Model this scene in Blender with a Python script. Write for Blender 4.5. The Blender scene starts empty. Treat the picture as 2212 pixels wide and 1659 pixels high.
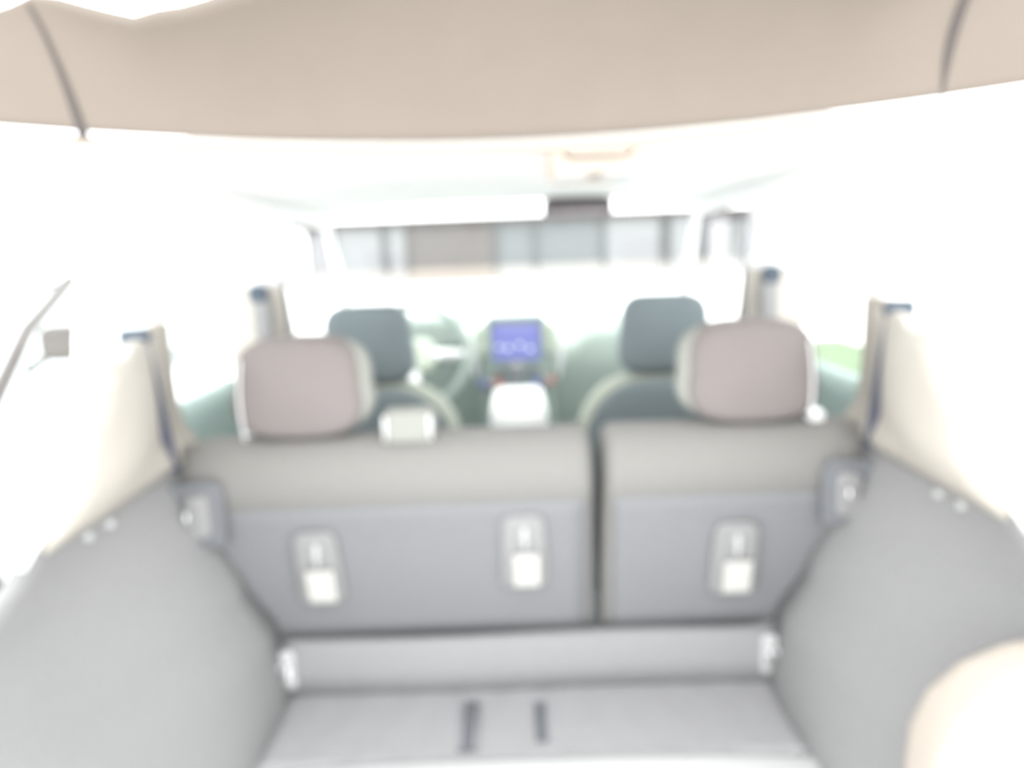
import bpy, bmesh, math, random
from mathutils import Vector, Matrix
random.seed(4)
R = math.radians
scn = bpy.context.scene
col = scn.collection

# ------------------------------------------------------------------ camera
cd = bpy.data.cameras.new('camera'); cam = bpy.data.objects.new('camera', cd); col.objects.link(cam)
cd.sensor_width = 36.0; cd.lens = 1620 / 2212 * 36; cd.clip_start = 0.02; cd.clip_end = 400
cam.matrix_world = (Matrix.Translation((0.0, 0.0, 1.54)) @ Matrix.Rotation(R(0.45), 4, 'Z')
                    @ Matrix.Rotation(R(90 - 10.1), 4, 'X') @ Matrix.Rotation(R(-2.2), 4, 'Z'))
scn.camera = cam
DOF = True
if DOF:
    cd.dof.use_dof = True; cd.dof.focus_distance = 0.20; cd.dof.aperture_fstop = 6.3; cd.dof.aperture_ratio = 1.0

# ------------------------------------------------------------------ sky, exposure
w = bpy.data.worlds.new('sky'); scn.world = w; w.use_nodes = True
nt = w.node_tree; bg = nt.nodes['Background']
bg.inputs[0].default_value = (0.97, 0.985, 1.0, 1); bg.inputs[1].default_value = 5.0
scn.view_settings.view_transform = 'Standard'; scn.view_settings.look = 'None'
scn.view_settings.exposure = 0.0; scn.view_settings.gamma = 1.0; scn.view_settings.use_curve_mapping = False
scn.cycles.max_bounces = 10; scn.cycles.transparent_max_bounces = 16; scn.cycles.transmission_bounces = 8

# ------------------------------------------------------------------ materials
def mat(name, c, rough=0.6, noise=0.0, scale=60, bump=0.0, metal=0.0, coat=0.0, spec=0.35, c2=None):
    m = bpy.data.materials.new(name); m.use_nodes = True
    t = m.node_tree; p = t.nodes['Principled BSDF']
    p.inputs['Roughness'].default_value = rough; p.inputs['Metallic'].default_value = metal
    p.inputs['Coat Weight'].default_value = coat; p.inputs['Specular IOR Level'].default_value = spec
    tc = t.nodes.new('ShaderNodeTexCoord'); n = t.nodes.new('ShaderNodeTexNoise')
    n.inputs['Scale'].default_value = scale; n.inputs['Detail'].default_value = 5
    t.links.new(tc.outputs['Object'], n.inputs['Vector'])
    mx = t.nodes.new('ShaderNodeMix'); mx.data_type = 'RGBA'
    k = noise
    c = tuple(min(max(.90, x), x * 1.24) for x in c)
    a = tuple(x * (1 - k) for x in c); b = tuple(min(1, x * (1 + k)) for x in (c2 or c))
    mx.inputs[6].default_value = (*a, 1); mx.inputs[7].default_value = (*b, 1)
    t.links.new(n.outputs['Fac'], mx.inputs[0]); t.links.new(mx.outputs[2], p.inputs['Base Color'])
    if bump:
        bp = t.nodes.new('ShaderNodeBump'); bp.inputs['Strength'].default_value = bump; bp.inputs['Distance'].default_value = 0.002
        t.links.new(n.outputs['Fac'], bp.inputs['Height']); t.links.new(bp.outputs['Normal'], p.inputs['Normal'])
    return m

def glow(name, c, s):
    m = bpy.data.materials.new(name); m.use_nodes = True; t = m.node_tree
    p = t.nodes['Principled BSDF']; p.inputs['Base Color'].default_value = (*[x * .2 for x in c], 1)
    p.inputs['Emission Color'].default_value = (*c, 1); p.inputs['Emission Strength'].default_value = s
    p.inputs['Roughness'].default_value = 0.2
    return m

def glassmat(name, tint=(0.97, 0.99, 0.98)):
    m = bpy.data.materials.new(name); m.use_nodes = True; t = m.node_tree
    for n in list(t.nodes):
        if n.type == 'BSDF_PRINCIPLED': t.nodes.remove(n)
    out = [n for n in t.nodes if n.type == 'OUTPUT_MATERIAL'][0]
    tr = t.nodes.new('ShaderNodeBsdfTransparent'); tr.inputs[0].default_value = (*tint, 1)
    gl = t.nodes.new('ShaderNodeBsdfGlossy'); gl.inputs['Roughness'].default_value = 0.02
    lw = t.nodes.new('ShaderNodeLayerWeight'); lw.inputs[0].default_value = 0.5
    pw = t.nodes.new('ShaderNodeMath'); pw.operation = 'POWER'; pw.inputs[1].default_value = 4.0; t.links.new(lw.outputs['Facing'], pw.inputs[0])
    fr = t.nodes.new('ShaderNodeMath'); fr.operation = 'MULTIPLY_ADD'; fr.inputs[1].default_value = 0.35; fr.inputs[2].default_value = 0.03
    t.links.new(pw.outputs[0], fr.inputs[0])
    mx = t.nodes.new('ShaderNodeMixShader')
    t.links.new(fr.outputs[0], mx.inputs[0]); t.links.new(tr.outputs[0], mx.inputs[1]); t.links.new(gl.outputs[0], mx.inputs[2])
    t.links.new(mx.outputs[0], out.inputs[0])
    return m

M = {
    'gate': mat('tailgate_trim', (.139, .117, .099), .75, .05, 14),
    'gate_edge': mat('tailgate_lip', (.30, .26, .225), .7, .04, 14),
    'seam': mat('dark_seam', (.06, .052, .05), .8),  # near-black, for panel joints, anchor recesses and speaker grilles
    'headliner': mat('headliner_cloth', (.92, .905, .88), .9, .03, 90, .1),
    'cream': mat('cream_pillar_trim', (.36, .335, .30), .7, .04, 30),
    'cream_glare': mat('glare_pillar_trim', (.88, .86, .82), .7, .03, 30),  # near-white: overexposed glare on pillars and rails put into the colour
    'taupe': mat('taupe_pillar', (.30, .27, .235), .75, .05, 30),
    'side': mat('grey_side_carpet', (.188, .187, .186), .9, .12, 160, .3),
    'carpet': mat('grey_carpet', (.155, .157, .163), .95, .18, 220, .4),
    'floor': mat('load_floor_carpet', (.255, .252, .256), .95, .2, 180, .4),
    'fabric': mat('grey_seat_fabric', (.162, .158, .15), .85, .08, 120, .2),
    'headrest': mat('warm_grey_fabric', (.155, .138, .134), .85, .06, 120, .2),
    'headrest_side': mat('pale_side_fabric', (.22, .225, .205), .85, .06, 120, .2),
    'dark': mat('dark_slate_fabric', (.14, .165, .175), .85, .1, 120, .2),
    'dark2': mat('dark_plastic', (.05, .065, .085), .5, .06, 60),
    'bolster': mat('pale_bolster_fabric', (.30, .32, .27), .8, .06, 120),
    'plastic': mat('grey_plastic', (.20, .198, .198), .55, .04, 60),
    'plastic_light': mat('light_grey_plastic', (.42, .42, .42), .5, .04, 60),
    'label': mat('white_label', (.40, .395, .37), .6, .02, 60),
    'print': mat('label_print', (.2, .2, .22), .6),
    'chrome': mat('brushed_chrome', (.85, .87, .86), .18, .02, 60, metal=1.0),
    'silver': mat('silver_trim', (.86, .9, .87), .3, .02, 60, metal=.4),
    'belt': mat('seat_belt_webbing', (.055, .06, .085), .8, .15, 300, .3),
    'dash': mat('grey_green_dashboard', (.27, .315, .285), .6, .06, 60, .1),
    'stack': mat('console_plastic', (.26, .31, .28), .4, .05, 60),
    'vent': mat('pale_vent_plastic', (.48, .53, .44), .5, .03, 60),
    'door': mat('door_card', (.22, .28, .26), .7, .08, 60),
    'lid': mat('sunlit_armrest_leather', (.93, .95, .93), .45, .02, 60),  # sunlight on the lid is put into this near-white colour
    'console': mat('console_beige', (.50, .43, .37), .6, .04, 60),
    'mirror': mat('mirror_housing', (.16, .145, .14), .4, .03, 60),
    'mirror_glass': mat('mirror_glass', (.13, .12, .125), .03, metal=1.0),  # dark tint stands in for the dim cabin reflected in the glass
    'paint': mat('white_car_paint', (.84, .83, .80), .3, .01, 20, coat=.6),
    'corner': mat('cream_bumper', (.31, .275, .24), .5, .01, 20),
    'rubber': mat('rubber_seal', (.30, .27, .26), .7, .05, 60),
    'pillar_out': mat('outdoor_grey_trim', (.095, .085, .08), .6, .05, 20),
    'plastic_dk': mat('slate_webbing', (.10, .105, .115), .8, .05, 60),
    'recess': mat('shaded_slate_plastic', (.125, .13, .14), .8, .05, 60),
    'black': mat('black_rubber', (.03, .03, .03), .7),
    'glass': glassmat('clear_glass'),
    'screen': glow('blue_screen', (.30, .33, .78), .75),
    'screen_lo': mat('screen_lower', (.2, .23, .24), .3, .05, 60),
    'led_blue': glow('blue_led', (.02, .08, 1.0), 1.0),
    'led_red': glow('red_led', (1.0, .12, .08), 1.0),
    'led_white': glow('white_led', (.9, 1.0, .85), 1.6),
    'concrete': mat('pale_concrete', (.62, .62, .60), .9, .08, 2),
    'grass': mat('mown_grass', (.105, .15, .085), .95, .35, 6),
    'wall_g': mat('grey_cladding', (.118, .122, .126), .8, .05, 1.5),
    'wall_l': mat('pale_cladding', (.175, .175, .18), .8, .05, 1.5),
    'wall_d': mat('dark_door', (.095, .085, .082), .8, .06, 1.5),
    'wall_w': mat('whitewashed_base', (.24, .23, .22), .8, .05, 1.5),
    'post_g': mat('post_paint', (.085, .085, .085), .8, .05, 1.5),
    'wall_b': mat('beige_base', (.21, .18, .16), .8, .05, 1.5),
    'roofedge': mat('roof_edge', (.055, .045, .042), .8, .05, 2),
}

# ------------------------------------------------------------------ mesh helpers
def link(name, bm, m, parent=None, smooth=True, bevel=0.0, sub=0, solid=0.0, segs=2):
    me = bpy.data.meshes.new(name)
    bmesh.ops.recalc_face_normals(bm, faces=bm.faces)
    bm.to_mesh(me); bm.free()
    o = bpy.data.objects.new(name, me); col.objects.link(o)
    me.materials.append(m if not isinstance(m, str) else M[m])
    for p in me.polygons: p.use_smooth = smooth
    if solid:
        s = o.modifiers.new('solid', 'SOLIDIFY'); s.thickness = solid; s.offset = 0
    if bevel:
        b = o.modifiers.new('bevel', 'BEVEL'); b.width = bevel; b.segments = segs; b.limit_method = 'ANGLE'; b.angle_limit = R(35)
        b.harden_normals = False
    if sub:
        s = o.modifiers.new('sub', 'SUBSURF'); s.levels = sub; s.render_levels = sub
    if parent: o.parent = parent
    return o

def tag(o, label=None, cat=None, group=None, kind=None):
    if label: o['label'] = label
    if cat: o['category'] = cat
    if group: o['group'] = group
    if kind: o['kind'] = kind
    return o

def thing(name, label, cat, loc=(0, 0, 0), group=None, kind=None):
    o = bpy.data.objects.new(name, None); col.objects.link(o); o.location = loc; o.empty_display_size = .05
    return tag(o, label, cat, group, kind)

def grid(rows, closed=False, caps=False):
    """rows: equal-length lists of points -> quad surface (closed: each row wraps)."""
    bm = bmesh.new()
    vs = [[bm.verts.new(p) for p in r] for r in rows]
    n = len(rows[0])
    for i in range(len(rows) - 1):
        for j in range(n if closed else n - 1):
            k = (j + 1) % n
            bm.faces.new((vs[i][j], vs[i][k], vs[i + 1][k], vs[i + 1][j]))
    if caps:
        bm.faces.new(vs[0]); bm.faces.new(list(reversed(vs[-1])))
    return bm

def box(bm, c, s, rot=None):
    r = bmesh.ops.create_cube(bm, size=1.0)
    for v in r['verts']:
        v.co = Vector((v.co.x * s[0], v.co.y * s[1], v.co.z * s[2]))
        if rot: v.co = rot @ v.co
        v.co += Vector(c)
    return bm

def bx(c, s, rot=None): return box(bmesh.new(), c, s, rot)

def tube(pts, r, n=10, bm=None, closed=False):
    bm = bm or bmesh.new()
    pts = [Vector(p) for p in pts]; rings = []
    for i, p in enumerate(pts):
        if closed: d = (pts[(i + 1) % len(pts)] - pts[i - 1]).normalized()
        else: d = (pts[min(i + 1, len(pts) - 1)] - pts[max(i - 1, 0)]).normalized()
        u = d.orthogonal().normalized() if i == 0 else (rings_u - d * rings_u.dot(d)).normalized()
        rings_u = u; v = d.cross(u)
        rr = r[i] if isinstance(r, (list, tuple)) else r
        rings.append([bm.verts.new(p + (u * math.cos(a) + v * math.sin(a)) * rr) for a in [2 * math.pi * k / n for k in range(n)]])
    m = len(rings)
    for i in range(m if closed else m - 1):
        A, B = rings[i], rings[(i + 1) % m]
        for j in range(n): bm.faces.new((A[j], A[(j + 1) % n], B[(j + 1) % n], B[j]))
    if not closed: bm.faces.new(rings[0]); bm.faces.new(list(reversed(rings[-1])))
    return bm

def outline(w, h, r, n=6, wt=None):
    """rounded rectangle, x in +-w/2 (wt: width at the top), z 0..h"""
    wt = wt or w
    pts = []
    for (sx, top) in ((1, 0), (1, 1), (-1, 1), (-1, 0)):
        ww = (wt if top else w) / 2
        cx, cz = sx * (ww - r), (h - r if top else r)
        a0 = {(1, 0): -90, (1, 1): 0, (-1, 1): 90, (-1, 0): 180}[(sx, top)]
        for k in range(n + 1):
            a = R(a0 + 90 * k / n); pts.append((cx + r * math.cos(a), cz + r * math.sin(a)))
    return pts

def slab(pts, y0, y1, r, lean=0.0, bulge=0.0, steps=4, off=(0, 0, 0)):
    """extrude an XZ outline along Y with rounded rims; y0 = back (towards camera)"""
    cx = sum(p[0] for p in pts) / len(pts); cz = sum(p[1] for p in pts) / len(pts)
    hx = max(abs(p[0] - cx) for p in pts); hz = max(abs(p[1] - cz) for p in pts)
    prof = [(0.55, -bulge)]
    prof.append((None, -bulge * .35, r * 1.9))
    rows = []
    def ring(inset, y):
        out = []
        for x, z in pts:
            fx = 1 - min(.96, inset / hx); fz = 1 - min(.96, inset / hz)
            X, Z = cx + (x - cx) * fx, cz + (z - cz) * fz
            out.append((X + off[0], y + Z * lean + off[1], Z + off[2]))
        return out
    rows.append(ring(min(hx, hz) * .93, y0 - bulge)); rows.append(ring(min(hx, hz) * .6, y0 - bulge * .8))
    for k in range(steps + 1):
        a = R(90 * k / steps); rows.append(ring(r * (1 - math.sin(a)), y0 + r * (1 - math.cos(a))))
    for k in range(steps + 1):
        a = R(90 * k / steps); rows.append(ring(r * (1 - math.cos(a)), y1 - r * (1 - math.sin(a))))
    rows.append(ring(min(hx, hz) * .6, y1 + bulge * .5)); rows.append(ring(min(hx, hz) * .93, y1 + bulge * .5))
    return grid(rows, closed=True, caps=True)

def prism(poly, x0, x1):
    """YZ polygon extruded along X"""
    bm = bmesh.new()
    a = [bm.verts.new((x0, y, z)) for y, z in poly]; b = [bm.verts.new((x1, y, z)) for y, z in poly]
    bm.faces.new(a); bm.faces.new(list(reversed(b)))
    n = len(poly)
    for i in range(n): bm.faces.new((a[i], b[i], b[(i + 1) % n], a[(i + 1) % n]))
    return bm

def interp(tab, t):
    if t <= tab[0][0]: return tab[0][1]
    for (a, va), (b, vb) in zip(tab, tab[1:]):
        if t <= b: 
            k = (t - a) / (b - a); k = k * k * (3 - 2 * k)
            return va + (vb - va) * k
    return tab[-1][1]

def struct(name, bm, m, **k): return tag(link(name, bm, m, **k), kind='structure')

# ================================================================== OUTSIDE
def rect(x0, x1, y0, y1, z, nx=1, ny=1):
    return grid([[(x0 + (x1 - x0) * i / nx, y0 + (y1 - y0) * j / ny, z) for i in range(nx + 1)] for j in range(ny + 1)])
struct('ground', rect(-150, 150, -40, 200, 0), 'concrete')
def lawn(x0, x1, y0, y1):
    rows = []
    for j in range(25):
        rows.append([(x0 + (x1 - x0) * i / 14, y0 + (y1 - y0) * j / 24,
                      .015 + (.045 + .02 * random.random() if 0 < i < 14 and 0 < j < 24 else 0)) for i in range(15)])
    return grid(rows)
for nm, xs_ in (('lawn', (-4.9, -3.0)), ('lawn', (3.0, 4.9))):
    o = link(nm, lawn(xs_[0], xs_[1], 7.8, 11.2), 'grass', solid=.02); tag(o, 'pale green lawn strip beside the car', 'lawn', kind='structure')

# long low building seen through the windscreen
bld = thing('building', 'long low grey building seen through the windscreen beyond the mirror', 'building', (0, 40, 0))
def bpart(name, x0, x1, z0, z1, y, t, m): return link(name, bx(((x0 + x1) / 2, y, (z0 + z1) / 2), (x1 - x0, t, z1 - z0)), m, bld, smooth=False)
link('wall', bx((.1, 3, 1.6), (28.4, 6, 3.2)), 'wall_g', bld, smooth=False)
bpart('base', -14.1, 14.3, 0, .75, -.06, .2, 'wall_w')
bpart('base', -5.4, -1.0, .0, .75, -.2, .2, 'wall_b')
bpart('roof_edge', -14.3, 14.55, 3.0, 3.3, -.2, .5, 'roofedge')
for x0, x1, m in ((-12.6, -10.8, 'paint'), (-10.7, -6.9, 'wall_l'), (-6.7, -5.6, 'wall_l'), (4.9, 7.7, 'wall_l'), (8.3, 9.7, 'wall_l'), (10.2, 11.4, 'wall_l'), (12.0, 13.7, 'wall_l')):
    bpart('panel', x0, x1, .75, 2.98, -.06, .1, m)
bpart('door', -5.4, -1.0, .75, 2.9, -.07, .12, 'wall_d')
for x in (-10.6, -9.3, -6.6, -5.5, -.9, 1.2, 4.8, 7.8, 8.2, 9.85, 11.5, 11.9, 13.8):
    bpart('post', x - .07, x + .07, .5, 3.0, -.2, .12, 'post_g')

# white car parked to the left
nc = thing('parked_car', 'white parked car outside at the left edge, door mirror and windscreen pillar showing', 'car', (-2.85, 2.2, 0))
prof = [(-.35, .35), (-.42, .62), (-.30, .80), (.55, .93), (1.35, 1.30), (2.4, 1.34), (3.3, 1.30), (3.75, .98), (4.0, .9), (4.02, .45), (3.9, .3)]
def carbody(sc):
    rows = []
    for x, k in ((-.86, .0), (-.90, .35), (-.84, .8), (-.7, 1), (0, 1.02), (.7, 1), (.84, .8), (.90, .35), (.86, .0)):
        pass
    return None
body = [(-.40, .30), (-.45, .62), (-.30, .82), (.50, .92), (3.80, .95), (4.05, .85), (4.05, .35), (3.9, .28)]
link('body', prism(body, -.9, .9), 'paint', nc, bevel=.09, segs=4)
cab = [(.55, .93), (1.0, 1.30), (1.5, 1.47), (2.8, 1.47), (3.3, 1.36), (3.75, .95)]
bmc = bmesh.new()
rows = [[(sx * wd, y, z) for (y, z), wd in zip(cab, wds)] for sx, wds in ((-1, (.82, .74, .66, .66, .70, .80)), (1, (.82, .74, .66, .66, .70, .80)))]
link('cabin_glass', grid(rows, closed=True, caps=True), mat('tinted_glass', (.5, .55, .55), .05, 0, metal=.6), nc, bevel=.02)
link('roof', slab([(-.66, 0), (.66, 0), (.66, .03), (-.66, .03)], 1.45, 2.9, .01, off=(0, 0, 1.465)), 'paint', nc)
for s in (-1, 1):
    link('windscreen_pillar', tube([(s * .84, .50, .93), (s * .77, .98, 1.28), (s * .68, 1.5, 1.48)], .032), 'pillar_out', nc)
    mr = link('door_mirror', slab(outline(.16, .15, .05), 0, .09, .03, off=(s * .98, .82, 1.16)), 'pillar_out', nc)
    link('mirror_arm', tube([(s * .82, .86, 1.12), (s * .95, .86, 1.2)], .02), 'pillar_out', mr)
    for y in (.10, 3.1):
        bmw = bmesh.new(); bmesh.ops.create_cone(bmw, cap_ends=True, segments=28, radius1=.33, radius2=.33, depth=.22, matrix=Matrix.Translation((s * .82, y, .33)) @ Matrix.Rotation(R(90), 4, 'Y'))
        wh = link('wheel', bmw, 'black', nc, bevel=.04)
        bmw = bmesh.new(); bmesh.ops.create_cone(bmw, cap_ends=True, segments=20, radius1=.2, radius2=.19, depth=.03, matrix=Matrix.Translation((s * .935, y, .33)) @ Matrix.Rotation(R(90), 4, 'Y'))
        link('hub_cap', bmw, 'chrome', wh)

# ================================================================== CAR SHELL
# inner side wall half-width by height, at the seat (far) and at the tailgate opening (near)
FAR = [(.65, .50), (.78, .515), (.90, .565), (1.02, .61), (1.14, .665), (1.22, .70), (1.45, .70), (1.70, .62)]
NEAR = [(.65, .50), (.80, .60), (.92, .69), (1.03, .715), (1.10, .70), (1.25, .625), (1.40, .565), (1.70, .50)]
def wall_x(y, z):
    t = max(0, min(1, (y - .97) / .43)); t = t * t * (3 - 2 * t)
    return interp(NEAR, z) * (1 - t) + interp(FAR, z) * t
def side_grid(s, z0, z1, y0, y1, nz=14, ny=10, off=0.0, bulge=None):
    rows = []
    for i in range(nz + 1):
        z = z0 + (z1 - z0) * i / nz
        row = []
        ys = y0 - .32 * max(0, min(1, (1.13 - z) / .16)) * min(1, max(0, (z - .60) / .08) + .35)
        for j in range(ny + 1):
            y = ys + (y1 - ys) * j / ny
            row.append((s * (wall_x(y, z) - off), y, z))
        rows.append(row)
    return grid(rows)

struct('floor', bx((0, 2.3, .30), (1.5, 2.1, .04)), 'dark2', smooth=False)
for s, nm in ((-1, 'wall_left'), (1, 'wall_right')):
    struct(nm, side_grid(s, .60, 1.165, .97, 1.43), 'side', solid=.02)
# upper quarter trim (cream) below the quarter glass, both sides
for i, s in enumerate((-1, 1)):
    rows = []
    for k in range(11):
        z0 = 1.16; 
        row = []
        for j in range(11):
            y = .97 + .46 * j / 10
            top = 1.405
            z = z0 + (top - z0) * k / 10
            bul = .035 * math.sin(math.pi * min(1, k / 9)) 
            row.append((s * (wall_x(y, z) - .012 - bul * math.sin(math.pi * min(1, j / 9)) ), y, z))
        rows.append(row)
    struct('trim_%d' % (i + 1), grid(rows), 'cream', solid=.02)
    # rear (D) pillar edge, up to the roof
    rows = []
    for k in range(11):
        z = 1.30 + .37 * k / 10
        xo = wall_x(.97, z)
        rows.append([(s * xo, .965, z), (s * (xo + .012), 1.00, z), (s * (xo + .03), 1.05, z), (s * (xo + .055), 1.08, z)])
    struct('trim_%d' % (i + 3), grid(rows), 'cream_glare', solid=.015)
    # opening seal
    struct('trim_%d' % (i + 5), tube([(s * wall_x(.96, z), .962, z) for z in [1.14 + .53 * q / 24 for q in range(25)]], .009, 8), 'cream_glare')
    # quarter glass
    rows = [[(s * (interp(FAR, z) + .012), y, z) for y in (1.07, 1.2, 1.34)] for z in (1.39, 1.5, 1.6)]
    struct('window_%d' % (i + 1), grid(rows), 'glass')
    # rear door glass and front door glass
    rows = [[(s * (interp(FAR, z) + .025), y, z) for y in (1.50, 1.7, 1.92)] for z in (1.22, 1.4, 1.6)]
    struct('window_%d' % (i + 3), grid(rows), 'glass')
    rows = [[(s * (interp(FAR, z) + .03), y, z) for y in (1.99, 2.4, 2.95 - (z - 1.22) * .9)] for z in (1.22, 1.4, 1.6)]
    struct('window_%d' % (i + 5), grid(rows), 'glass')
    # C pillar: between cargo quarter and rear door glass
    def cpil(z0, z1):
        rows = []
        for k in range(13):
            z = z0 + (z1 - z0) * k / 12; x = interp(FAR, z)
            wd = interp([(1.10, .09), (1.30, .05), (1.44, .05), (1.66, .055)], z)
            rows.append([(s * (x + .03), 1.37, z), (s * (x - .004), 1.385, z), (s * (x - .010), 1.43, z), (s * (x - .002), 1.445 + wd, z), (s * (x + .03), 1.46 + wd, z)])
        return grid(rows)
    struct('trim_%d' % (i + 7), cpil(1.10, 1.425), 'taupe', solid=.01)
    struct('trim_%d' % (i + 20), cpil(1.43, 1.67), 'cream_glare', solid=.01)  # upper C pillar whitened, its washed-out glare is in the colour
    # B pillar: lower part, and upper part whitened to carry the glare
    def bpil(z0, z1):
        rows = []
        for k in range(13):
            z = z0 + (z1 - z0) * k / 12; x = interp(FAR, z) + .03
            dpt = interp([(.95, .17), (1.25, .165), (1.45, .15), (1.56, .08), (1.68, .06)], z)
            rows.append([(s * x, 1.90, z), (s * (x - dpt + .03), 1.915, z), (s * (x - dpt), 1.94, z), (s * (x - dpt + .02), 1.97, z), (s * x, 2.0, z)])
        return grid(rows, closed=True, caps=True)
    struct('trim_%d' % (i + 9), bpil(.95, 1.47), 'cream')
    struct('trim_%d' % (i + 18), bpil(1.475, 1.68), 'cream_glare')
    # A pillar
    struct('trim_%d' % (i + 11), tube([(s * .585, 2.42, 1.645), (s * .64, 2.75, 1.50), (s * .70, 3.12, 1.31), (s * .715, 3.25, 1.22)], [.012, .014, .017, .02], 10), 'cream_glare')
    # roof side rail
    struct('trim_%d' % (i + 13), tube([(s * .585, 1.0, 1.665), (s * .62, 1.4, 1.672), (s * .625, 1.95, 1.672), (s * .59, 2.42, 1.655)], .028, 10), 'cream_glare')
    # door cards
    def card(y0, y1):
        rows = []
        for z, dx in ((.55, .02), (.75, -.01), (.92, -.035), (.98, -.075), (1.02, -.07), (1.05, -.02), (1.14, 0), (1.21, .0), (1.235, .02), (1.24, .05)):
            rows.append([(s * (.70 + dx), y0, z), (s * (.70 + dx - .008), y0 * .75 + y1 * .25, z), (s * (.70 + dx - .01), y0 * .25 + y1 * .75, z), (s * (.70 + dx), y1, z)])
        return grid(rows)
    dr = struct('door_%d' % (i + 1), card(1.47, 1.90), 'door', solid=.01)
    link('door_handle', tube([(s * .672, 1.74, 1.12), (s * .650, 1.75, 1.125), (s * .650, 1.82, 1.125), (s * .672, 1.83, 1.12)], .008, 8), 'chrome', dr)
    dr = struct('door_%d' % (i + 3), card(2.0, 2.95), 'door', solid=.01)
    link('door_handle', tube([(s * .672, 2.60, 1.12), (s * .650, 2.61, 1.125), (s * .650, 2.70, 1.125), (s * .672, 2.71, 1.12)], .008, 8), 'chrome', dr)

# headliner
def edge_y(x): return 1.06 - .42 * x * x       # rear edge: furthest forward at the centre line
rows = []
for j in range(21):
    t = j / 20
    row = []
    for i in range(25):
        u = -1 + 2 * i / 24; x = u * .60
        y = edge_y(x) + (2.44 - edge_y(x)) * t
        z = 1.715 - .018 * (2 * t - 1) ** 2 - .03 * u ** 4
        row.append((x, y, z))
    rows.append(row)
struct('ceiling', grid(rows), 'headliner', solid=.01)
# windscreen + cowl
rows = [[(u * hw, y + .05 * (1 - u * u), z + .012 * (1 - u * u)) for u in (-1, -.5, 0, .5, 1)] for hw, y, z in ((.58, 2.42, 1.685), (.64, 2.78, 1.52), (.71, 3.20, 1.27))]
struct('window_7', grid(rows), 'glass')
rows = [[(u * .74, y - .12 * u * u, z - .05 * u * u) for u in [-1 + q / 6 for q in range(13)]] for y, z in ((3.28, 1.20), (3.6, 1.15), (4.1, 1.10), (4.35, 1.02), (4.42, .85))]
struct('trim_15', grid(rows), 'paint', solid=.01)

# ---- overhead console and mirror
oc = thing('dome_light', 'beige dome light housing on the headliner above the mirror', 'dome light', (.132, 1.16, 1.652))
link('housing', slab(outline(.138, .058, .022), 0, .26, .02), 'console', oc)
for dx in (-.036, .036): link('lamp_lens', slab(outline(.05, .012, .005), .02, .12, .003, off=(dx, 0, -.005)), 'plastic_light', oc)
link('switch', slab(outline(.02, .012, .004), .05, .08, .003, off=(0, 0, -.006)), 'plastic', oc)
mi = thing('rearview_mirror', 'dark rear-view mirror at the top of the windscreen below the dome light', 'mirror', (.205, 2.36, 1.642))
link('housing', slab(outline(.215, .066, .026), 0, .035, .012, off=(0, 0, -.012)), 'mirror', mi)
link('mirror_glass', slab(outline(.195, .05, .02), -.004, .003, .002, off=(0, 0, -.004)), 'mirror_glass', mi)
link('stem', tube([(0, .03, .03), (0, .05, .045), (0, .062, .066)], .012), 'mirror', mi)

# ================================================================== TAILGATE
tg = thing('tailgate', 'raised tailgate with beige inner trim filling the top of the view', 'tailgate', (0, .97, 1.675))
def H(x, base, side): return base + side * (x / .60) ** 2
def gate_top(x):     # lower edge of the tailgate glass, as slope above the eye
    ax = abs(x)
    return interp([(0, .385), (.15, .362), (.25, .335), (.36, .310), (.405, .301), (.45, .318), (.50, .334), (.55, .318), (.60, .295), (.80, .25)], ax)
rows = []
NX = 60
def gate_pt(x, t):
    # t 0 = hinge edge over the opening, 1 = glass edge
    y0 = 1.005 - .14 * (x / .6) ** 2; z0 = .140 + .022 * (x / .6) ** 2
    y1 = .865; z1 = gate_top(x) * y1
    b = math.sin(t * math.pi / 2)
    y = y0 + (y1 - y0) * (t ** 1.5); z = z0 + (z1 - z0) * (t * .55 + b * .45)
    return (x, y - .97, z + 1.54 - 1.675)
for k in range(15):
    rows.append([gate_pt(-.80 + 1.6 * i / NX, k / 14) for i in range(NX + 1)])
link('inner_trim', grid(rows), 'gate', tg, solid=.012)
rows = []
for k in range(7):
    a = R(180 * k / 6)
    r_ = []
    for i in range(NX + 1):
        x = -.80 + 1.6 * i / NX; p = Vector(gate_pt(x, 0)); r_.append((x, p.y + .012 - .008 * math.cos(a), p.z - .004 - .012 * math.sin(a)))
    rows.append(r_)
link('hinge_edge_trim', grid(rows), 'gate_edge', tg)
for s in (-1, 1):
    a, b = [], []
    for k in range(13):
        t = k / 12
        wd = (.001 + .011 * (1 - t) ** 1.3) if s < 0 else (.001 + .009 * math.sin(math.pi * min(1, t * 1.0)))
        x = s * (.498 + .012 * t)
        p = Vector(gate_pt(x, t)); q = Vector(gate_pt(x - s * wd, t))
        p.z -= .0085; q.z -= .0085; p.y -= .005; q.y -= .005
        a.append(p); b.append(q)
    link('panel_seam', grid([a, b]), 'seam' if s > 0 else 'seam', tg, solid=.002)
rows = [[(x, .865 - .97 - d, gate_top(x) * .865 + 1.54 - 1.675 + d * .55) for x in [-.75 + 1.5 * i / 40 for i in range(41)]] for d in (0, .3, .7)]
link('rear_glass', grid(rows), 'glass', tg)

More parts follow.
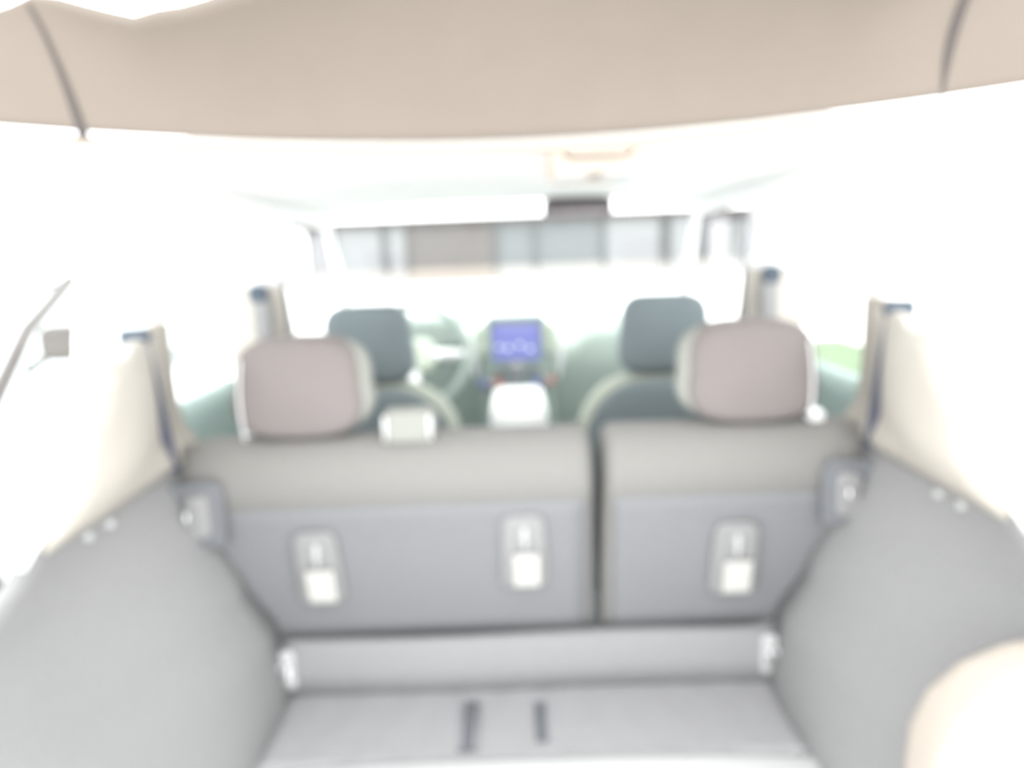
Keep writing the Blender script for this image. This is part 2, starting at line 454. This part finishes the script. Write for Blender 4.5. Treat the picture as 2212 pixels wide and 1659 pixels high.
# ================================================================== CARGO AREA
struct('floor_1', bx((0, 1.22, .60), (1.16, .50, .04)), 'dark2', smooth=False)
fb = thing('cargo_floor_board', 'grey carpeted load floor board behind the rear seats', 'floor board', (0, 1.31, .635))
rows = []
for j in range(13):
    y = -.122 + .232 * j / 12
    rows.append([(-.495 + .99 * i / 40, y, .012 + .0022 * math.sin(i * 1.7) * math.sin(j * .5 + i * .13) + .0012 * random.random()) for i in range(41)])
link('board', grid(rows), 'floor', fb, solid=.012)
ph = link('pull_strap', slab(outline(.034, .004, .0015), -.10, .05, .0015, off=(-.115, 0, .021)), 'plastic_dk', fb)
for dx in (-.014, .014):
    link('stitching', tube([(-.115 + dx, -.095, .0262), (-.115 + dx, .045, .0262)], .0012, 6), 'plastic_light', ph)
link('lift_recess', slab(outline(.02, .003, .001), -.08, .04, .001, off=(.02, 0, .0215)), 'plastic_dk', fb)
# carpet flap between floor board and seat back
fl = link('gap_flap', grid([[(x, y + .004 * math.sin(x * 9), z) for x in [-.515 + 1.03 * i / 30 for i in range(31)]]
      for y, z in ((1.408, .655), (1.414, .70), (1.420, .742), (1.428, .757), (1.44, .760))]), mat('flap_carpet', (.20, .20, .203), .95, .15, 200, .3), solid=.008)
tag(fl, 'pale grey carpet flap standing between the load floor and the seat backs', 'carpet flap')
# sill
sl = struct('trim_16', grid([[(x, y - .0 * x, z - .035 * (x / .62) ** 4) for x in [-.62 + 1.24 * i / 30 for i in range(31)]]
      for y, z in ((.98, .58), (1.02, .635), (1.06, .652), (1.165, .660), (1.186, .657), (1.190, .64))]), 'plastic_light', solid=.006)
for s, sd in ((-1, 'left'), (1, 'right')):
    th = thing('tie_down_bracket', 'pale %s tie-down bracket at the foot of the seat back beside the side carpet' % sd, 'bracket', (s * .492, 1.40, .70), 'tie-down brackets')
    link('cover', slab(outline(.034, .085, .012), 0, .012, .005, off=(0, 0, -.03)), 'plastic_light', th)
    link('loop', tube([(-.009, -.002, .035), (-.009, -.014, .03), (-.009, -.014, .0), (.009, -.014, .0), (.009, -.014, .03), (.009, -.002, .035)], .0025, 8), 'chrome', th)
    # side pegs (parcel shelf pegs)
    for k, y in enumerate((1.10, 1.155)):
        pg = link('shelf_peg', tube([(0, 0, 0), (-s * .022, 0, .0)], [.005, .007], 12), 'plastic_light')
        pg.location = (s * (wall_x(y, 1.13) + .004), y, 1.13)
        tag(pg, '%s small pale shelf peg on the %s side trim under the cream ledge' % (('nearer', 'farther')[k], sd), 'peg', 'shelf pegs')
    # seat latch striker cover on a dark recess plate
    lc = thing('seat_latch', 'seat latch striker cover on a plate coloured dark like a shaded recess beside the %s end of the seat back' % sd, 'latch', (s * .605, 1.335, 1.03), 'seat latches')
    link('cover', slab(outline(.045, .085, .014), -.012, .015, .008), 'plastic', lc)
    link('recess', slab([(-s * .045, -.02), (s * .03, -.02), (s * .05, .05), (s * .055, .105), (-s * .035, .105), (-s * .045, .09)], .003, .016, .004), 'recess', lc)  # flat plate, the shade of the recess put into its dark colour
    link('striker', tube([(-.010, -.014, .03), (-.010, -.028, .03), (-.010, -.028, .06), (-.010, -.014, .06)], .003, 8), 'chrome', lc)
    # rear seat belt hanging on the C pillar
    bl = thing('rear_seat_belt', 'dark seat belt hanging down the %s rear pillar beside the headrest' % sd, 'seat belt', (s * .66, 1.34, 1.30), 'rear seat belts')
    link('webbing', grid([[(s * (c - .021), .028 + e, z), (s * (c + .021), .034 + e, z)] for c, e, z in ((.036, 0, .10), (.026, 0, .03), (.014, -.004, -.06), (.002, -.008, -.15))]), 'belt', bl, solid=.002)
    link('upper_guide', slab(outline(.055, .03, .01), .012, .026, .004, off=(s * .034, 0, .095)), 'dark2', bl)
    # front seat belt on B pillar
    fbk = thing('front_seat_belt', 'thin dark seat belt running down the %s middle pillar' % sd, 'seat belt', (s * .585, 1.905, 1.40), 'front seat belts')
    link('webbing', grid([[(s * .0, 0, .20), (s * -.008, -.012, .20)], [(s * -.004, 0, .0), (s * -.012, -.012, .0)], [(s * .01, 0, -.25), (s * .0, -.012, -.25)]]), 'belt', fbk, solid=.002)
    link('height_adjuster', slab(outline(.045, .10, .014), -.014, .004, .006, off=(s * .055, .0, -.06)), 'plastic', fbk)
    link('anchor_cap', slab(outline(.05, .05, .02), -.014, .0, .006, off=(s * .06, .0, .03)), 'dark2', fbk)
# cream bumper corner, lower right
rows = []
for k in range(15):
    a = R(180 * k / 14)
    rows.append([(0.44 + .20 * (1 - math.cos(R(90 * i / 10))) * .0 + .22 * math.sin(R(90 * i / 10)) * 1.0 if False else .475 + .25 * i / 10, .90 - .13 * math.sin(a) , .62 + .0 ) for i in range(11)])
cr = struct('trim_17', slab([(x, z) for x, z in [(.0, -.20), (.34, -.20), (.34, .13), (.27, .155), (.20, .165), (.13, .155), (.07, .13), (.025, .09), (.004, .04), (.0, -.02)]], 0, .10, .028, bulge=.012, off=(.505, .83, .85)), 'corner')

# ================================================================== REAR SEATS
def seat_profile():
    # (y, z) of the back panel and shoulder, from the base up and over to the front
    return [(1.475, .745), (1.462, .75), (1.44, .80), (1.405, .95), (1.378, 1.055), (1.366, 1.08), (1.358, 1.115), (1.372, 1.160), (1.40, 1.190), (1.44, 1.20), (1.49, 1.185), (1.52, 1.13), (1.56, .90), (1.58, .70)]
def backrest(x0, x1, y0i=0, y1i=99, n=24, off=0.0, rnd=(.03, .03), cut=(0, 0)):
    P = seat_profile(); P = P[y0i:y1i]
    rows = []
    for i in range(n + 1):
        t = i / n; x = x0 + (x1 - x0) * t
        d0 = x - x0; d1 = x1 - x
        e = max(0, 1 - d0 / rnd[0]) if d0 < rnd[0] else (max(0, 1 - d1 / rnd[1]) if d1 < rnd[1] else 0)
        e = 1 - math.sqrt(max(0, 1 - e * e))
        row = []
        for (y, z) in P:
            zz = z - e * .035 * max(0, (z - 1.0) / .2); yy = y + (1.47 - y) * e * .55
            row.append((x, yy - off, zz + off * .3))
        rows.append(row)
    return rows
def rear_seat(name, label, x0, x1, hx, tethers):
    t = thing(name, label, 'rear seat', ((x0 + x1) / 2, 1.45, .75), 'rear seats')
    ox = (x0 + x1) / 2
    def sh(rows): return [[(x - ox, y - 1.45, z - .75) for x, y, z in r] for r in rows]
    r1 = (.10 if x0 < -.6 else .022); r2 = (.10 if x1 > .6 else .022)
    xs = sorted(set([x0 + (x1 - x0) * i / 26 for i in range(27)] + [x0 + r1 * q for q in (.03, .12, .3, .6)] + [x1 - r2 * q for q in (.03, .12, .3, .6)]))
    def prof_rows(P, off=0.0):
        rows = []
        for x in xs:
            d0, d1 = x - x0, x1 - x
            e = max(0, 1 - d0 / r1, 1 - d1 / r2); e = 1 - math.sqrt(max(0, 1 - min(1, e) ** 2))
            rows.append([(x, y + (1.47 - y) * e * .5 - off, z - e * (.06 if max(r1, r2) > .05 else .03) * max(0, (z - 1.0) / .2)) for y, z in P])
        return rows
    P = seat_profile()
    bm = grid(sh(prof_rows(P)))
    for side in (0, -1):
        pass
    b = link('backrest', bm, 'fabric', t, solid=.0)
    # carpeted back panel over the lower part
    cx0, cx1 = x0 + (.075 if x0 < -.6 else .02), x1 - (.075 if x1 > .6 else .02)
    rows = []
    for i in range(21):
        x = cx0 + (cx1 - cx0) * i / 20
        rows.append([(x, y - .005, z) for y, z in ((1.452, .765), (1.44, .80), (1.405, .95), (1.382, 1.045), (1.376, 1.068))])
    link('back_carpet', grid(sh(rows)), 'carpet', t, solid=.006)
    # headrest
    def hr_outline():
        pts = []
        for k in range(40):
            a = 2 * math.pi * k / 40; c, s_ = math.cos(a), math.sin(a)
            wx = .128 if s_ < 0 else .122
            pts.append((wx * math.copysign(abs(c) ** .62, c), .098 * math.copysign(abs(s_) ** .60, s_) + .10))
        return pts
    h = link('headrest', slab(hr_outline(), -.045, .055, .030, bulge=.012, lean=.12, off=(hx - ox, -.02, 1.195 - .75)), 'headrest', t)
    sd = 1 if hx < 0 else -1
    link('side_shell', slab([(x * 1.02, (z - .1) * .93 + .1) for x, z in hr_outline()], -.02, .045, .022, lean=.12, off=(hx - ox + sd * .014, -.02, 1.195 - .75)), 'headrest_side', h)
    link('piping', tube([(hx - ox - sd * (.094 + .006 * math.sin(math.pi * k / 12)), -.074 + .012 * (k / 12) + .0, .455 + .15 * k / 12) for k in range(13)], .0022, 6), 'silver', h)
    for dx in (-.055, .055):
        link('headrest_post', tube([(hx - ox + dx, .0, .42), (hx - ox + dx, .004, .47)], .006), 'chrome', t)
        link('post_collar', slab(outline(.03, .012, .005), -.015, .015, .004, off=(hx - ox + dx, 0, .442)), 'plastic_light', t)
    # child seat tether anchors
    for (tx, tz, w_) in tethers:
        yb = interp([(.765, 1.452), (.80, 1.44), (.95, 1.405), (1.06, 1.378)], tz)
        an = link('tether_anchor', slab(outline(.092, .165, .022, wt=.085), -.010, .006, .006, lean=-.235, off=(tx - ox, yb - .012 - 1.45 + .02, tz - .09 - .75)), 'plastic', t)
        link('recess', slab(outline(.058, .06, .010), -.003, .002, .001, lean=-.235, off=(tx - ox, yb - .0215 - 1.45 + .008, tz - .0 - .75)), 'seam', an)
        link('anchor_bar', tube([(tx - ox + .002, yb - .03 - 1.45, tz + .052 - .75), (tx - ox + .002, yb - .034 - 1.45, tz + .03 - .75), (tx - ox + .002, yb - .03 - 1.45, tz + .0 - .75)], .005, 8), 'plastic_light', an)
        lb = link('label_tag', slab(outline(w_, .072, .004), -.0015, .0015, .001, lean=-.235, off=(tx - ox + .004, yb - .0235 - 1.45 + .008, tz - .078 - .75)), 'label', an)
    # outer side cap so the cushion has depth
    return t
sw = rear_seat('rear_bench', 'wide left section of the split rear seat back with two tether anchors', -.69, .140, -.425, [(-.405, .945, .055), (.000, .965, .050)])
sn = rear_seat('rear_bench', 'narrow right section of the split rear seat back with one tether anchor', .156, .69, .452, [(.412, .935, .055)])
# belt guide on top of the wide section
ox = -.275
g = link('belt_guide', slab(outline(.098, .062, .014), -.03, .03, .01, off=(-.212 - ox, -.035, 1.185 - .75)), 'headrest_side', sw)
for dx in (-.043, .043): link('guide_edge', tube([(-.212 - ox + dx, -.067, .442), (-.212 - ox + dx, -.067, .49)], .003, 8), 'silver', g)
link('release_lever', slab(outline(.03, .02, .006), -.02, .02, .005, off=(.57 - .423, -.03, 1.195 - .75)), 'silver', sn)

# ================================================================== FRONT SEATS
def front_seat(sx, label):
    t = thing('car_chair', label, 'front seat', (sx * .385, 1.98, .55), 'front seats')
    n = 48
    pts = []
    for k in range(n):
        a = 2 * math.pi * k / n; c, s_ = math.cos(a), math.sin(a)
        pts.append((.235 * math.copysign(abs(c) ** .55, c) * (1 - .16 * max(0, s_) ** 2), .33 + .33 * math.copysign(abs(s_) ** .5, s_)))
    link('backrest', slab(pts, -.02, .11, .045, bulge=.012, lean=-.12, off=(0, .03, 0)), 'bolster', t)
    inner = [(x * .925, .33 + (z - .33) * .975) for x, z in pts]
    bp = link('back_panel', slab(inner, -.052, -.02, .02, bulge=.006, lean=-.12, off=(0, .03, .0)), 'dark', t)
    link('seat_pocket', slab([(x * .80, .24 + (z - .33) * .66) for x, z in pts], -.064, -.045, .012, bulge=.006, lean=-.12, off=(0, .03, 0)), 'dark2', t)
    hp = outline(.235, .205, .05, wt=.215)
    link('headrest', slab(hp, -.05, .06, .03, bulge=.008, lean=-.1, off=(0, -.02, .66)), 'dark', t)
    for dx in (-.06, .06): link('headrest_post', tube([(dx, -.03, .63), (dx, -.035, .70)], .007), 'chrome', t)
    link('seat_cushion', slab(outline(.48, .15, .05), .02, .50, .05, off=(0, 0, .0)), 'dark', t)
    return t
front_seat(-1, 'dark left front seat with tall block headrest, nearest the steering wheel')
front_seat(1, 'dark right front seat with tall block headrest, in front of the passenger dashboard')

# ================================================================== DASHBOARD
da = thing('dashboard', 'grey green dashboard with centre screen seen between the front seats', 'dashboard', (0, 2.80, 1.0))
rows = []
for i in range(37):
    x = -.70 + 1.40 * i / 36
    dip = .075 * math.exp(-((abs(x) - .20) / .055) ** 2)
    zt = 1.262 - 1.0 - dip
    rows.append([(x, .06, -.32), (x, .03, -.10), (x, .0, .08), (x, -.01, zt - .05), (x, .03, zt - .012), (x, .10, zt), (x, .30, zt - .0), (x, .44, zt - .04)])
link('fascia', grid(rows), 'dash', da, solid=.01)
link('centre_stack', slab(outline(.27, .44, .03, wt=.25), -.10, .0, .02, off=(0, 0, -.14)), 'stack', da)
link('stack_hood', slab(outline(.205, .03, .012), -.125, .02, .01, off=(0, 0, .282)), 'stack', da)
for s in (-1, 1):
    v = link('air_vent', slab(outline(.05, .115, .018), -.012, .01, .006, off=(s * .122, -.10, .168)), 'vent', da)
    for k in range(5): link('vent_slat', bx((s * .122, -.115, .185 + .019 * k), (.038, .006, .004)), 'dash', v, smooth=False)
    link('trim_wing', tube([(s * (.150 + .035 * (1 - math.cos(R(90 * q / 10)))), -.09, .07 + .21 * q / 10) for q in range(11)], [.004 + .012 * math.sin(math.pi * q / 11) + .004 * q / 10 for q in range(11)], 10), 'silver', da)
    kn = link('temperature_dial', tube([(s * .098, -.10, .055), (s * .098, -.128, .055)], [.028, .025], 24), 'plastic', da)
    for c_, a0 in (('led_blue', 130), ('led_red', 0)):
        arc = [(s * .098 + .033 * math.cos(R(a0 + 60 * q / 8)), -.103, .055 + .033 * math.sin(R(a0 + 60 * q / 8))) for q in range(9)]
        lo = link('blue_arc' if c_ == 'led_blue' else 'red_arc', tube(arc, .0028, 6), c_, kn)
sc_ = link('screen', slab(outline(.172, .14, .01), -.012, .0, .004, off=(0, -.100, .148)), 'screen', da)
for x, z in ((-.03, .045), (.012, .055), (-.062, .05), (.05, .04)):
    link('icon', bx((x, -.1135, .148 + z), (.010, .002, .012)), 'led_white', sc_, smooth=False)
lr = link('button_row', slab(outline(.17, .028, .006), -.01, .0, .003, off=(0, -.100, .098)), 'screen_lo', da)
for k in range(6): link('button', slab(outline(.02, .014, .004), -.005, .0, .002, off=(-.067 + .027 * k, -.11, .105)), 'plastic', lr)
link('climate_panel', slab(outline(.12, .075, .008), -.008, .0, .004, off=(0, -.100, .015)), 'screen_lo', da)
link('hazard_light', slab(outline(.010, .014, .003), -.008, .0, .002, off=(-.052, -.108, .045)), 'led_red', da)
link('gear_surround', slab(outline(.16, .12, .03), -.14, .0, .02, off=(0, 0, -.13)), 'silver', da)
for s in (-1, 1): link('speaker_grille', slab(outline(.16, .02, .008), .12, .24, .006, off=(s * .5, 0, .25)), 'seam', da)

sw_ = thing('steering_wheel', 'steering wheel behind the left front seat headrest with pale spokes', 'steering wheel', (-.345, 2.52, 1.20))
tilt = Matrix.Rotation(R(-24), 4, 'X')
ring = [tilt @ Vector((.18 * math.cos(a), 0, .18 * math.sin(a))) for a in [2 * math.pi * q / 40 for q in range(40)]]
link('rim', tube(ring, .015, 10, closed=True), 'stack', sw_)
bmh = slab(outline(.15, .12, .05), -.02, .03, .02, off=(0, 0, -.06)); bmh.transform(tilt)
link('hub', bmh, 'vent', sw_)
for a0 in (0, 180, 270):
    p = [tilt @ Vector((q * math.cos(R(a0)), 0, q * math.sin(R(a0)))) for q in (.06, .17)]
    link('spoke', tube(p, [.022, .014], 10), 'silver', sw_)
ib = link('instrument_hood', slab(outline(.36, .13, .06), -.10, .10, .03, off=(-.345, .04, .18)), 'dash', da)
link('column_stalk', tube([(-.25, -.2, .17), (-.15, -.22, .19)], [.008, .01], 8), 'silver', da)

# centre console with armrest
cc = thing('centre_console', 'centre console with armrest lid coloured white as if sunlit between the front seats', 'console', (0, 2.05, .55))
link('base', slab(outline(.20, .48, .03), -.02, .50, .03, off=(0, 0, 0)), 'dark2', cc)
link('armrest_lid', slab(outline(.158, .135, .03), -.06, .26, .03, bulge=.004, off=(0, 0, .44)), 'lid', cc)
link('gear_lever', tube([(0, .42, .47), (0, .40, .58), (0, .395, .62)], [.012, .012, .024], 10), 'plastic', cc)
